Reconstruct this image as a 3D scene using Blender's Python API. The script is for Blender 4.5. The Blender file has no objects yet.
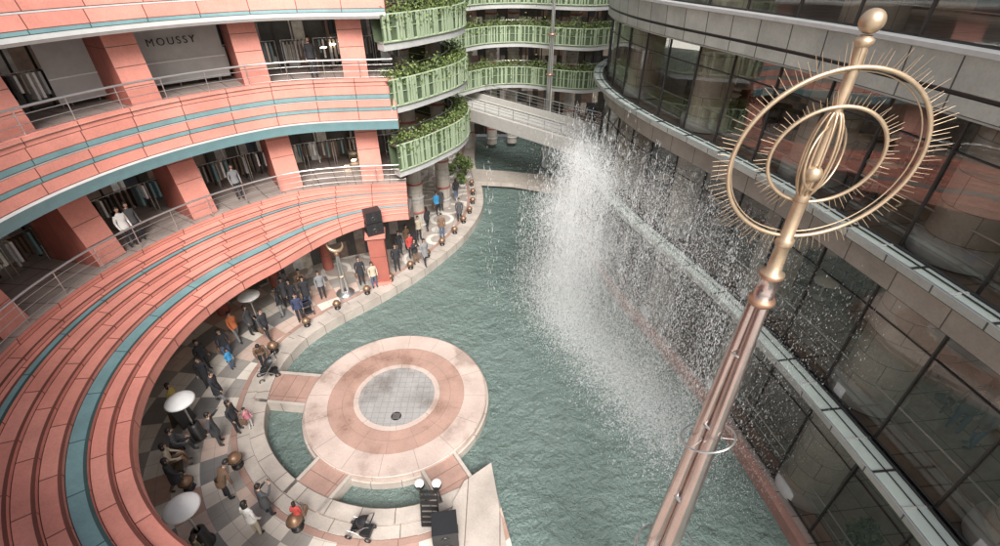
import bpy, bmesh, math, random
from mathutils import Vector, Matrix
from mathutils.geometry import tessellate_polygon
random.seed(7)
sc=bpy.context.scene
R=random.random
def U(a,b): return a+(b-a)*R()
rad=math.radians
# ------------------------------------------------------------ materials
def newmat(name):
    m=bpy.data.materials.new(name); m.use_nodes=True
    nt=m.node_tree; b=nt.nodes['Principled BSDF']; return m,nt,b
def N(nt,t,**k):
    n=nt.nodes.new(t)
    for a,v in k.items(): setattr(n,a,v)
    return n
def rgba(c): return (c[0],c[1],c[2],1)
def mix(nt,fac,a,b,blend='MIX'):
    n=N(nt,'ShaderNodeMix',data_type='RGBA',blend_type=blend)
    for s,v in ((0,fac),(6,a),(7,b)):
        if hasattr(v,'links') or hasattr(v,'is_linked'): nt.links.new(v,n.inputs[s])
        else: n.inputs[s].default_value = v if s==0 else rgba(v)
    return n.outputs[2]
def noise_out(nt,scale,detail=5,coord='Object',rough=.6):
    tc=N(nt,'ShaderNodeTexCoord'); n=N(nt,'ShaderNodeTexNoise')
    n.inputs['Scale'].default_value=scale; n.inputs['Detail'].default_value=detail; n.inputs['Roughness'].default_value=rough
    nt.links.new(tc.outputs[coord],n.inputs['Vector']); return n.outputs[0]
def ramp(nt,inp,stops,interp='LINEAR'):
    r=N(nt,'ShaderNodeValToRGB'); r.color_ramp.interpolation=interp
    el=r.color_ramp.elements
    while len(el)<len(stops): el.new(.5)
    for e,(p,c) in zip(el,stops): e.position=p; e.color=rgba(c) if len(c)==3 else c
    nt.links.new(inp,r.inputs[0]); return r.outputs[0]
def bump(nt,b,h,strength=.2,dist=.02):
    n=N(nt,'ShaderNodeBump'); n.inputs['Strength'].default_value=strength; n.inputs['Distance'].default_value=dist
    nt.links.new(h,n.inputs['Height']); nt.links.new(n.outputs[0],b.inputs['Normal'])
def mat(name,col,rough=.6,metal=0,var=.2,scale=2.5,bmp=.1,spec=.5):
    m,nt,b=newmat(name)
    n=noise_out(nt,scale); n2=noise_out(nt,scale*9,3)
    c=mix(nt,n,[x*(1-var) for x in col],[min(1,x*(1+var)) for x in col])
    nt.links.new(c,b.inputs['Base Color'])
    b.inputs['Roughness'].default_value=rough; b.inputs['Metallic'].default_value=metal
    b.inputs['Specular IOR Level'].default_value=spec
    if bmp: bump(nt,b,n2,bmp)
    return m
def panels(name,cols,w,h,mortar=(.1,.05,.04),ms=.012,rough=.55,grime=.3,spec=.4,offset=0.0,metal=0,bmp=.25):
    """UV (metres) panel cladding with open joints and per-panel tone"""
    m,nt,b=newmat(name)
    uv=N(nt,'ShaderNodeUVMap'); br=N(nt,'ShaderNodeTexBrick'); br.offset=offset; br.squash=1
    nt.links.new(uv.outputs[0],br.inputs['Vector'])
    br.inputs['Color1'].default_value=rgba(cols[0]); br.inputs['Color2'].default_value=rgba(cols[1])
    br.inputs['Mortar'].default_value=rgba(mortar); br.inputs['Scale'].default_value=1
    br.inputs['Mortar Size'].default_value=ms; br.inputs['Mortar Smooth'].default_value=.1
    br.inputs['Brick Width'].default_value=w; br.inputs['Row Height'].default_value=h
    n=noise_out(nt,.9,6); n2=noise_out(nt,14,4)
    g=ramp(nt,n,[(.3,(1-grime,)*3),(.65,(1,1,1))]); g2=ramp(nt,n2,[(.3,(.88,)*3),(.6,(1,1,1))])
    c=mix(nt,1.0,br.outputs[0],g,'MULTIPLY'); c=mix(nt,1.0,c,g2,'MULTIPLY')
    nt.links.new(c,b.inputs['Base Color']); b.inputs['Roughness'].default_value=rough
    b.inputs['Specular IOR Level'].default_value=spec; b.inputs['Metallic'].default_value=metal
    bw=N(nt,'ShaderNodeMath',operation='MULTIPLY_ADD'); nt.links.new(br.outputs['Fac'],bw.inputs[0]); bw.inputs[1].default_value=-1
    nt.links.new(n2,bw.inputs[2]); bump(nt,b,bw.outputs[0],bmp,.02)
    return m
RED=(.74,.315,.25); RED2=(.66,.255,.20)
M={}
M['red']=panels('red_panel',[RED,RED2],1.9,50,mortar=(.18,.06,.045),ms=.02,grime=.2)
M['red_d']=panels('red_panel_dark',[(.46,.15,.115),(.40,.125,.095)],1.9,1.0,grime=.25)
M['teal']=panels('teal_panel',[(.20,.34,.35),(.175,.30,.32)],1.9,50,mortar=(.05,.09,.09),ms=.02,grime=.25)
M['tealp']=mat('teal_paint',(.15,.27,.29),.5)
M['grey']=mat('grey_stone',(.46,.46,.45),.7)
M['pale']=panels('pale_cladding',[(.50,.51,.46),(.44,.45,.41)],1.25,50,mortar=(.10,.10,.09),ms=.022,grime=.3)
M['beige']=panels('beige_stone',[(.42,.37,.32),(.37,.33,.285)],1.5,50,mortar=(.1,.09,.08),ms=.018,grime=.3)
M['brown']=mat('dark_wood',(.09,.06,.04),.5)
M['soffit']=mat('soffit',(.26,.25,.24),.8)
M['floor']=panels('terrace_tiles',[(.42,.34,.30),(.36,.30,.27)],.9,.9,mortar=(.15,.12,.1),ms=.02)
M['steel']=mat('stainless_steel',(.66,.66,.65),.28,.9,.1,bmp=.02)
M['chrome']=mat('pink_tinted_steel',(.60,.49,.46),.24,.92,.25,1.5,bmp=.03)
M['gold']=mat('brushed_bronze',(.54,.41,.285),.42,.72,.3,6,bmp=.08)
M['copper']=mat('copper_joint',(.48,.29,.20),.42,.75,.3,6,bmp=.08)
M['white']=mat('white_paint',(.80,.79,.77),.5,0,.08)
M['black']=mat('black_plastic',(.02,.02,.022),.45)
M['blackm']=mat('black_metal',(.045,.043,.042),.4,.4)
M['col']=panels('column_stone',[(.62,.56,.50),(.55,.49,.43)],1.2,.75,mortar=(.26,.23,.2),ms=.013,offset=.5,grime=.25)
M['slat']=mat('green_slat',(.32,.39,.26),.7,var=.35,scale=1.2)
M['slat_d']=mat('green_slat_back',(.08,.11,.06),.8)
M['leaf1']=mat('leaf_light',(.19,.24,.07),.6,var=.4)
M['leaf2']=mat('leaf_mid',(.10,.15,.045),.6,var=.4)
M['leaf3']=mat('leaf_dark',(.045,.075,.025),.6,var=.4)
M['bark']=mat('bark',(.10,.07,.05),.9)
M['rim']=panels('rim_stone',[(.58,.51,.45),(.52,.455,.40)],1.15,50,mortar=(.25,.2,.17),ms=.02,grime=.3,rough=.45)
def wet(name,c1,c2,w,h,mortar):
    m=panels(name,[c1,c2],w,h,mortar=mortar,ms=.012,grime=.2,rough=.35); nt=m.node_tree; b=nt.nodes['Principled BSDF']
    f=ramp(nt,noise_out(nt,.42,5,rough=.6),[(.50,(0,0,0)),(.60,(1,1,1))]); src=b.inputs['Base Color'].links[0].from_socket
    c=mix(nt,f,src,mix(nt,1.0,src,(.72,.69,.67),'MULTIPLY')); nt.links.new(c,b.inputs['Base Color'])
    rr=ramp(nt,f,[(0,(.55,)*3),(1,(.2,)*3)]); nt.links.new(rr,b.inputs['Roughness']); return m
M['stageo']=wet('stage_ring_outer',(.62,.50,.44),(.57,.45,.395),1.5,50,(.34,.26,.22))
M['stagem']=wet('stage_ring_terracotta',(.48,.31,.25),(.44,.28,.225),1.25,.6,(.33,.21,.17))
M['stagec']=wet('stage_centre_grey',(.38,.365,.355),(.35,.34,.33),.28,.28,(.27,.26,.25))
M['path']=panels('terracotta_path',[(.47,.30,.245),(.42,.26,.21)],1.25,.6,mortar=(.25,.15,.12),ms=.015,grime=.3)
M['kerb']=mat('brick_red_kerb',(.34,.19,.155),.6,var=.3)
M['concrete']=mat('concrete',(.48,.46,.43),.75,var=.2)
M['deck']=mat('footbridge_deck',(.38,.335,.29),.7,var=.25)
def emis(name,col,e):
    m,nt,b=newmat(name); b.inputs['Base Color'].default_value=rgba(col)
    b.inputs['Emission Color'].default_value=rgba(col); b.inputs['Emission Strength'].default_value=e; return m
M['lamp']=emis('shop_lamp',(1,.76,.5),8)
def shop(name,w,h,stops,rough=.4,em=.0):
    m,nt,b=newmat(name)
    uv=N(nt,'ShaderNodeUVMap'); sep=N(nt,'ShaderNodeSeparateXYZ'); nt.links.new(uv.outputs[0],sep.inputs[0])
    cm=N(nt,'ShaderNodeCombineXYZ')
    for i,s in ((0,w),(1,h)):
        d=N(nt,'ShaderNodeMath',operation='DIVIDE'); d.inputs[1].default_value=s; nt.links.new(sep.outputs[i],d.inputs[0])
        f=N(nt,'ShaderNodeMath',operation='FLOOR'); nt.links.new(d.outputs[0],f.inputs[0]); nt.links.new(f.outputs[0],cm.inputs[i])
    wn=N(nt,'ShaderNodeTexWhiteNoise',noise_dimensions='2D'); nt.links.new(cm.outputs[0],wn.inputs[0])
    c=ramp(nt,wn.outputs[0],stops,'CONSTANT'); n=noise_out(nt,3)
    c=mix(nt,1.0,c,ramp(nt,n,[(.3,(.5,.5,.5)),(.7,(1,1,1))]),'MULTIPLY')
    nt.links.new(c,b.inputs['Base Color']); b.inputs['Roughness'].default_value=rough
    if em: nt.links.new(c,b.inputs['Emission Color']); b.inputs['Emission Strength'].default_value=em  # wall colour itself glows faintly, added to brighten the interiors
    return m
M['shop']=shop('glowing_shop_interior',.55,1.1,[(0,(.03,.025,.02)),(.3,(.12,.08,.06)),(.5,(.18,.15,.13)),(.62,(.05,.045,.04)),(.75,(.34,.29,.23)),(.83,(.03,.03,.035)),(.93,(.4,.37,.34))],em=.4)
M['shop2']=shop('glowing_interior',1.3,1.7,[(0,(.06,.05,.042)),(.4,(.12,.085,.065)),(.6,(.07,.06,.055)),(.8,(.18,.135,.10)),(.92,(.28,.24,.20))],em=.45)
def glassmat(name,tint,gl=.25,rough=.03):
    m=bpy.data.materials.new(name); m.use_nodes=True; nt=m.node_tree; nt.nodes.clear()
    o=N(nt,'ShaderNodeOutputMaterial'); t=N(nt,'ShaderNodeBsdfTransparent'); t.inputs[0].default_value=rgba(tint)
    g=N(nt,'ShaderNodeBsdfGlossy'); g.inputs['Roughness'].default_value=rough; g.inputs[0].default_value=(.88,.93,.93,1)
    lw=N(nt,'ShaderNodeLayerWeight'); lw.inputs[0].default_value=.35
    mr=N(nt,'ShaderNodeMapRange'); mr.inputs[3].default_value=gl*.3; mr.inputs[4].default_value=gl*2.2
    nt.links.new(lw.outputs['Fresnel'],mr.inputs[0])
    n=noise_out(nt,.35,2); bp=N(nt,'ShaderNodeBump'); bp.inputs['Strength'].default_value=.08; bp.inputs['Distance'].default_value=.12
    nt.links.new(n,bp.inputs['Height']); nt.links.new(bp.outputs[0],g.inputs['Normal'])
    mx=N(nt,'ShaderNodeMixShader'); nt.links.new(mr.outputs[0],mx.inputs[0]); nt.links.new(t.outputs[0],mx.inputs[1]); nt.links.new(g.outputs[0],mx.inputs[2])
    nt.links.new(mx.outputs[0],o.inputs[0]); return m
M['glass']=glassmat('facade_glass',(.76,.75,.71),.27)
M['glassc']=mat('frosted_canopy_glass',(.46,.52,.48),.2,0,.15)
def watermat():
    m,nt,b=newmat('canal_water')
    n=noise_out(nt,.22,5); c=mix(nt,n,(.070,.120,.105),(.215,.285,.260)); nt.links.new(c,b.inputs['Base Color'])
    b.inputs['Roughness'].default_value=.04; b.inputs['IOR'].default_value=1.4; b.inputs['Specular IOR Level'].default_value=1.0
    a=noise_out(nt,.95,7,rough=.66); d=noise_out(nt,3.6,5)
    add=N(nt,'ShaderNodeMath',operation='MULTIPLY_ADD'); nt.links.new(d,add.inputs[0]); add.inputs[1].default_value=.38; nt.links.new(a,add.inputs[2])
    bump(nt,b,add.outputs[0],1.0,.5); return m
M['water']=watermat()
def foam(name,a):
    m=bpy.data.materials.new(name); m.use_nodes=True; nt=m.node_tree; nt.nodes.clear()
    o=N(nt,'ShaderNodeOutputMaterial'); t=N(nt,'ShaderNodeBsdfTransparent'); d=N(nt,'ShaderNodeBsdfDiffuse'); d.inputs[0].default_value=(.94,.95,.95,1)
    tl=N(nt,'ShaderNodeBsdfTranslucent'); tl.inputs[0].default_value=(.96,.97,.97,1)
    m1=N(nt,'ShaderNodeMixShader'); m1.inputs[0].default_value=.5; nt.links.new(d.outputs[0],m1.inputs[1]); nt.links.new(tl.outputs[0],m1.inputs[2])
    if a>=1: nt.links.new(m1.outputs[0],o.inputs[0]); return m
    m2=N(nt,'ShaderNodeMixShader'); m2.inputs[0].default_value=a; nt.links.new(t.outputs[0],m2.inputs[1]); nt.links.new(m1.outputs[0],m2.inputs[2])
    nt.links.new(m2.outputs[0],o.inputs[0]); return m
M['drop']=foam('water_droplets',1); M['foam']=foam('water_foam',.35)
def plazamat():
    m,nt,b=newmat('plaza_paving')
    tc=N(nt,'ShaderNodeTexCoord'); sep=N(nt,'ShaderNodeSeparateXYZ'); nt.links.new(tc.outputs['Object'],sep.inputs[0])
    def ma(op,a,bb=None):
        n=N(nt,'ShaderNodeMath',operation=op)
        for i,v in enumerate((a,bb)):
            if v is None: continue
            if isinstance(v,(int,float)): n.inputs[i].default_value=v
            else: nt.links.new(v,n.inputs[i])
        return n.outputs[0]
    x,y=sep.outputs[0],sep.outputs[1]
    r=ma('SQRT',ma('ADD',ma('MULTIPLY',x,x),ma('MULTIPLY',y,y))); a=ma('ARCTAN2',y,x)
    ri=ma('FLOOR',ma('DIVIDE',r,.95)); ai=ma('FLOOR',ma('MULTIPLY',a,44/6.28318))
    cm=N(nt,'ShaderNodeCombineXYZ'); nt.links.new(ri,cm.inputs[0]); nt.links.new(ai,cm.inputs[1])
    wn=N(nt,'ShaderNodeTexWhiteNoise',noise_dimensions='2D'); nt.links.new(cm.outputs[0],wn.inputs[0])
    chk=ma('MODULO',ma('ADD',ma('ADD',ri,ai),200),2)
    lite=ramp(nt,wn.outputs[0],[(0,(.72,.65,.57)),(.45,(.62,.48,.41)),(.75,(.76,.70,.62))],'CONSTANT')
    drk=ramp(nt,wn.outputs[0],[(0,(.24,.23,.22)),(.4,(.36,.33,.30)),(.7,(.50,.32,.26))],'CONSTANT')
    c=mix(nt,chk,drk,lite)
    fr=ma('FRACT',ma('DIVIDE',r,.475)); fa=ma('FRACT',ma('MULTIPLY',a,88/6.28318))
    j=ma('MAXIMUM',ma('LESS_THAN',fr,.035),ma('LESS_THAN',fa,.03))
    vz=N(nt,'ShaderNodeTexVoronoi',feature='F1'); vz.inputs['Scale'].default_value=.55; nt.links.new(tc.outputs['Object'],vz.inputs['Vector'])
    rings=ma('FRACT',ma('MULTIPLY',vz.outputs['Distance'],2.6)); rg=ma('LESS_THAN',rings,.33)
    far=ma('GREATER_THAN',y,9.2)
    scroll=mix(nt,rg,(.44,.38,.34),(.76,.72,.66)); c=mix(nt,far,c,scroll)
    c=mix(nt,ma('MULTIPLY',j,.55),c,(.14,.13,.12))
    g=ramp(nt,noise_out(nt,.8,6),[(.3,(.78,.76,.74)),(.62,(1,1,1))]); c=mix(nt,1.0,c,g,'MULTIPLY')
    nt.links.new(c,b.inputs['Base Color'])
    rr=ramp(nt,noise_out(nt,.5,4),[(.35,(.3,)*3),(.65,(.6,)*3)]); nt.links.new(rr,b.inputs['Roughness'])
    bump(nt,b,noise_out(nt,20,3),.12); return m
M['plaza']=plazamat()
# ------------------------------------------------------------ mesh builder
class MB:
    def __init__(s): s.v=[];s.f=[];s.m=[];s.u=[];s.s=[];s.mats=[]
    def mi(s,m):
        if m not in s.mats: s.mats.append(m)
        return s.mats.index(m)
    def face(s,pts,m,uv=None,sm=False):
        k=len(s.v); s.v+= [tuple(p) for p in pts]; s.f.append(tuple(range(k,k+len(pts)))); s.m.append(s.mi(m)); s.u.append(uv or [(p[0],p[1]) for p in pts]); s.s.append(sm)
    def grid(s,rows,m,closed=False,sm=True,uv=None,us=1):
        k=len(s.v); n=len(rows[0]); mm=m if isinstance(m,list) else [m]*(len(rows)-1)
        V=[Vector(p) for r in rows for p in r]; s.v+=[tuple(p) for p in V]
        ul=[0]
        for i in range(n): ul.append(ul[-1]+(V[(i+1)%n]-V[i]).length)
        vl=[0]
        for j in range(1,len(rows)): vl.append(vl[-1]+(V[j*n]-V[(j-1)*n]).length)
        for j in range(len(rows)-1):
            mi=s.mi(mm[j])
            for i in range(n if closed else n-1):
                i2=(i+1)%n
                s.f.append((k+j*n+i,k+j*n+i2,k+(j+1)*n+i2,k+(j+1)*n+i)); s.m.append(mi); s.s.append(sm)
                s.u.append([(ul[i],vl[j]),(ul[i+1],vl[j]),(ul[i+1],vl[j+1]),(ul[i],vl[j+1])])
    def strip(s,rows,m,sm=False):
        for j in range(len(rows)-1): s.grid([rows[j],rows[j+1]],m[j] if isinstance(m,list) else m,sm=sm)
    def box(s,c,sz,m,rz=0,rot=None):
        Mx=rot if rot else Matrix.Rotation(rz,3,'Z'); c=Vector(c)
        p=[c+Mx@Vector((x*sz[0]/2,y*sz[1]/2,z*sz[2]/2)) for x in(-1,1) for y in(-1,1) for z in(-1,1)]
        for q in ((0,1,3,2),(4,6,7,5),(0,4,5,1),(2,3,7,6),(0,2,6,4),(1,5,7,3)):
            a,b,cc,d=[p[i] for i in q]; w=(b-a).length; h=(d-a).length
            s.face([a,b,cc,d],m,[(0,0),(0,w),(h,w),(h,0)])
    def tube(s,pts,r,m,n=8,closed=False,cap=True):
        pts=[Vector(p) for p in pts]; L=len(pts); rs=r if isinstance(r,(list,tuple)) else [r]*L; rows=[]
        up=None
        for i,p in enumerate(pts):
            if closed: t=pts[(i+1)%L]-pts[i-1]
            else: t=pts[min(i+1,L-1)]-pts[max(i-1,0)]
            t.normalize()
            if up is None: up=Vector((0,0,1)) if abs(t.z)<.9 else Vector((1,0,0))
            a=t.cross(up)
            if a.length<1e-4: a=t.cross(Vector((1,.1,0)))
            a.normalize(); b=a.cross(t); up=b
            rows.append([p+a*(rs[i]*math.cos(2*math.pi*k/n))+b*(rs[i]*math.sin(2*math.pi*k/n)) for k in range(n)])
        if closed: rows.append(rows[0])
        s.grid(rows,m,closed=True)
        if cap and not closed and rs[0]>.004: s.face(rows[0],m); s.face(rows[-1],m)
    def cyl(s,p0,p1,r0,r1,m,n=12): s.tube([p0,p1],[r0,r1],m,n)
    def lathe(s,c,prof,m,n=24):
        rows=[[ (c[0]+r*math.cos(2*math.pi*k/n),c[1]+r*math.sin(2*math.pi*k/n),c[2]+z) for k in range(n)] for r,z in prof]
        s.grid(rows,m,closed=True)
    def sph(s,c,r,m,n=12,sc=(1,1,1),rot=None):
        rows=[]
        for j in range(n//2+1):
            t=math.pi*j/(n//2); row=[]
            for k in range(n):
                v=Vector((r*sc[0]*math.sin(t)*math.cos(2*math.pi*k/n),r*sc[1]*math.sin(t)*math.sin(2*math.pi*k/n),r*sc[2]*math.cos(t)))
                if rot: v=rot@v
                row.append(Vector(c)+v)
            rows.append(row)
        s.grid(rows,m,closed=True)
    def poly(s,pts,z0,z1,mt,ms=None,bottom=False):
        P3=[Vector((p[0],p[1],z1)) for p in pts]
        for t in tessellate_polygon([P3]): s.face([P3[i] for i in t],mt)
        if bottom:
            for t in tessellate_polygon([P3]): s.face([(P3[i].x,P3[i].y,z0) for i in t],ms or mt)
        n=len(pts); top=[(p[0],p[1],z1) for p in pts]+[(pts[0][0],pts[0][1],z1)]; bot=[(p[0],p[1],z0) for p in top]
        s.grid([bot,top],ms or mt,sm=False)
    def rail(s,row,h=1.0,m=None,step=1.4,bars=3,r=.035):
        m=m or M['steel']; row=[Vector(p) for p in row]
        s.tube([p+Vector((0,0,h)) for p in row],r,m,6)
        for b in range(bars): s.tube([p+Vector((0,0,h*(b+.6)/(bars+.4))) for p in row],.014,m,4)
        acc=0
        for a,b in zip(row,row[1:]):
            acc+=(b-a).length
            if acc>step: acc=0; s.cyl(b,b+Vector((0,0,h)),.022,.022,m,5)
    def leaves(s,c,rad_,n,size):
        for _ in range(n):
            while True:
                d=Vector((U(-1,1),U(-1,1),U(-1,1)))
                if d.length<1: break
            p=Vector(c)+Vector((d.x*rad_[0],d.y*rad_[1],d.z*rad_[2])); z=size*U(.6,1.4)
            a=Vector((U(-1,1),U(-1,1),U(-.6,.6))).normalized()*z; b=a.cross(Vector((U(-1,1),U(-1,1),U(-1,1)))).normalized()*z*.5
            s.face([p-a,p+b,p+a,p-b],M[random.choice(['leaf1','leaf2','leaf2','leaf3'])])
    def build(s,name,parent=None,loc=(0,0,0)):
        me=bpy.data.meshes.new(name); me.from_pydata([(v[0]-loc[0],v[1]-loc[1],v[2]-loc[2]) for v in s.v],[],s.f)
        for m in s.mats: me.materials.append(m)
        uv=me.uv_layers.new(name='UVMap'); fl=[c for u in s.u for q in u for c in q]
        uv.data.foreach_set('uv',fl); me.polygons.foreach_set('material_index',s.m); me.polygons.foreach_set('use_smooth',s.s)
        me.update(); o=bpy.data.objects.new(name,me); o.location=loc; bpy.context.collection.objects.link(o)
        if parent: o.parent=parent
        return o
def empty(name):
    o=bpy.data.objects.new(name,None); bpy.context.collection.objects.link(o); return o
def sstep(t): t=max(0,min(1,t)); return t*t*(3-2*t)
def catmull(P,step=.5):
    P=[Vector(p) for p in P]; Q=[P[0]*2-P[1]]+P+[P[-1]*2-P[-2]]; o=[]
    for i in range(1,len(Q)-2):
        a,b,c,d=Q[i-1:i+3]; n=max(2,int((c-b).length/step))
        for k in range(n):
            t=k/n; o.append(.5*((2*b)+(c-a)*t+(2*a-5*b+4*c-d)*t*t+(3*b-a-3*c+d)*t**3))
    o.append(P[-1]); return o
def normals(p):
    r=[]
    for i in range(len(p)):
        t=(p[min(i+1,len(p)-1)]-p[max(i-1,0)]); t.normalize(); r.append(Vector((-t.y,t.x)))
    return r
# ------------------------------------------------------------ ground, water, plaza
g=MB(); g.box((0,100,-3.1),(1200,1200,.2),M['concrete']); g.build('ground')
w=MB(); w.face([(-12,-12,-.45),(13,-12,-.45),(13,50,-.45),(-12,50,-.45)],M['water']); w.build('canal_water')
E=[(1.6,-10),(1.3,2),(.39,7.63),(-.37,10.4),(-1.43,9.55),(-2.95,8.89),(-4.49,8.78),(-6.17,9.18),(-7.7,10.0),(-8.99,11.2),(-9.8,12.6),(-10.25,14.9),(-9.9,17.06),(-8.84,18.8),(-6.95,20.8),(-5.06,23.1),(-3.35,25.9),(-2.1,28.8),(-1.36,32.4),(-1.65,36.7),(-2.4,41.5),(-2.6,50)]
Ec=[Vector(p) for p in E[:4]]+catmull(E[4:],.5)
outer=[(-40,50),(-40,-10)]
pl=MB(); pl.poly([tuple(p) for p in Ec]+outer,-1.0,0,M['plaza'],M['rim']); pl.build('plaza_pavement',loc=(-4.46,13.8,0))
Er=catmull(E[4:],.4); nr=normals(Er)
rim=MB()
def offr(o,z,pth=None,nn=None): 
    pth=pth or Er; nn=nn or nr
    return [(p.x+n.x*o,p.y+n.y*o,z) for p,n in zip(pth,nn)]
rim.strip([offr(-.06,-.9),offr(-.06,.07),offr(.5,.07),offr(.5,.004)],M['rim'])
rim.strip([offr(.5,.006),offr(.95,.006)],M['rim']); rim.strip([offr(.97,.008),offr(1.2,.008)],M['path'])
rim.build('canal_edge_kerb')
pf=MB(); pf.poly([(.45,6.2),(-.33,10.55),(-1.3,9.8),(-1.65,9.0),(-1.5,6.2)],-.9,.14,M['rim']); pf.build('stone_landing')
# ------------------------------------------------------------ circular stage
S=(-4.46,13.8); st=MB()
def ring(r,z,n=96,c=S): return [(c[0]+r*math.cos(2*math.pi*k/n),c[1]+r*math.sin(2*math.pi*k/n),z) for k in range(n+1)]
st.strip([ring(3.97,-.9),ring(3.97,-.16),ring(3.87,-.14),ring(3.87,.10),ring(3.82,.13),ring(2.9,.13),ring(2.9,.12),ring(1.85,.12),ring(1.85,.13),ring(1.62,.13),ring(1.62,.118)],
 [M['rim'],M['rim'],M['stageo'],M['stageo'],M['stageo'],M['stageo'],M['stagem'],M['stagem'],M['stageo'],M['stageo']])
st.poly(ring(1.62,0)[:-1],.0,.118,M['stagec'])
for a,r1,wd in ((174,6.2,1.5),(242,5.4,1.4),(304,5.3,1.2)):
    d=Vector((math.cos(rad(a)),math.sin(rad(a)),0)); L=r1-3.7; st.box(Vector((S[0],S[1],-.42))+d*(3.7+L/2),(L,wd,.9),M['path'],rad(a))
    t=Vector((-d.y,d.x,0))
    for sgn in(-1,1): st.box(Vector((S[0],S[1],-.40))+d*(3.7+L/2)+t*sgn*(wd/2+.08),(L,.15,.94),M['rim'],rad(a))
st.build('circular_stage')
gr=MB(); gr.lathe((-4.3,12.7,.124),[(0,.004),(.2,.004),(.22,0)],M['blackm'],20)
for k in range(6): gr.box((-4.3,12.57+k*.05,.134),(.3,.015,.006),M['steel'])
gr.build('drain_grille')
# ------------------------------------------------------------ red terraced building
C=Vector((-4,13.1)); red=empty('red_terraced_building')
A=[96+i*1.6 for i in range(int((262-96)/1.6)+1)]
def r_in(a): return 8.2+2.15*sstep((145-a)/47)
def r_out(a): return 12-.9*sstep((128-a)/30)
def arc(rf,z,AA=None): 
    AA=AA or A
    return [(C.x+(rf(a) if callable(rf) else rf)*math.cos(rad(a)),C.y+(rf(a) if callable(rf) else rf)*math.sin(rad(a)),z) for a in AA]
def lerp_r(t): return lambda a:r_in(a)*(1-t)+r_out(a)*t
b=MB(); rows=[arc(lambda a:r_in(a)+.25,3.55),arc(lambda a:r_in(a),3.6),arc(lambda a:r_in(a)+.02,4.0)]; ms=[M['red_d'],M['red']]
nb=8; 
for i in range(nb):
    t0=i/nb;t1=(i+1)/nb; z=4.0+i*.17
    m=M['teal'] if i in (2,6) else M['red']
    if i==6: t1s=t0+.5/nb
    rows.append(arc(lerp_r(t0+.002),z+.0)); ms.append(m)
    if i==6: rows.append(arc(lerp_r(t1s),z+.03)); ms.append(m); m=M['red']
    rows.append(arc(lerp_r(t1-.008),z+.06)); ms.append(m)
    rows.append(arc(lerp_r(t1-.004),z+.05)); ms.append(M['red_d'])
    rows.append(arc(lerp_r(t1),z+.17)); ms.append(M['red'])
rows.append(arc(lerp_r(1.0),5.5)); ms.append(M['red'])
b.strip(rows,ms); 
endz=[(r[0][0],r[0][1],r[0][2]) for r in rows]+[arc(r_out,3.3)[0]]
b.face(endz,M['red'])
b.strip([arc(lambda a:r_in(a)+.25,3.55),arc(13.2,3.55)],M['soffit']); b.build('lower_terrace_cladding',red)
fl=MB(); fl.strip([arc(r_out,5.5),arc(20,5.5)],M['floor']); fl.strip([arc(lambda a:r_out(a)-.02,10.8),arc(20,10.8)],M['floor'])
fl.build('terrace_floors',red)
A2=[a for a in A if a<240]
b=MB()
rB=lambda o:(lambda a:r_out(a)+o)
rows=[arc(19,8.95,A2),arc(rB(-.1),8.95,A2),arc(rB(-.12),8.6,A2),arc(rB(-.35),8.58,A2),arc(rB(-.38),8.8,A2),arc(rB(-.42),9.02,A2),arc(rB(-.25),9.05,A2)]
ms=[M['soffit'],M['soffit'],M['soffit'],M['tealp'],M['tealp'],M['grey']]
z=9.05
for h,m in ((.40,'red'),(.17,'teal'),(.34,'red'),(.05,'grey'),(.20,'teal'),(.38,'red'),(.32,'red')):
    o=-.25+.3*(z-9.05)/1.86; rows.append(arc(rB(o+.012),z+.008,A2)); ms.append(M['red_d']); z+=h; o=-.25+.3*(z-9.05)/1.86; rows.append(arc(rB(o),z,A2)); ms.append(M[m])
rows.append(arc(rB(.3),z,A2)); ms.append(M['red']); rows.append(arc(rB(.3),10.8,A2)); ms.append(M['red'])
b.strip(rows,ms); b.face([r[0] for r in rows[1:]]+[arc(20,10.8,A2)[0]],M['red']); b.build('middle_terrace_band',red)
b=MB()
rows=[arc(19,13.7,A2),arc(rB(.1),13.7,A2),arc(rB(-.15),13.5,A2),arc(rB(-.2),13.6,A2)]; ms=[M['soffit'],M['grey'],M['grey']]
z=13.6
for h,m in ((.16,'grey'),(.14,'teal'),(.45,'red'),(.06,'grey'),(.45,'red'),(.14,'teal'),(.5,'red')):
    rows.append(arc(rB(-.2+.25*(z-13.6)),z+.01,A2)); ms.append(M['red_d']); z+=h; rows.append(arc(rB(-.2+.25*(z-13.6)),z,A2)); ms.append(M[m])
rows.append(arc(20,z,A2)); ms.append(M['floor']); b.strip(rows,ms); b.face([r[0] for r in rows],M['red']); b.build('upper_terrace_band',red)
b=MB(); b.rail(arc(rB(.12),5.5),1.0,r=.045); b.rail(arc(rB(.2),10.8,A2),.95,r=.045); b.rail(arc(rB(.35),15.55,A2),1.0)
b.build('terrace_railings',red)
b=MB()
b.strip([arc(16.2,5.5),arc(16.2,8.95)],M['shop']); b.strip([arc(16.2,10.8,A2),arc(16.2,13.7,A2)],M['shop']); b.strip([arc(13.4,0),arc(13.4,3.6)],M['shop'])
b.strip([arc(20,15.5,A2),arc(20,20,A2)],M['red_d'])
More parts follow.
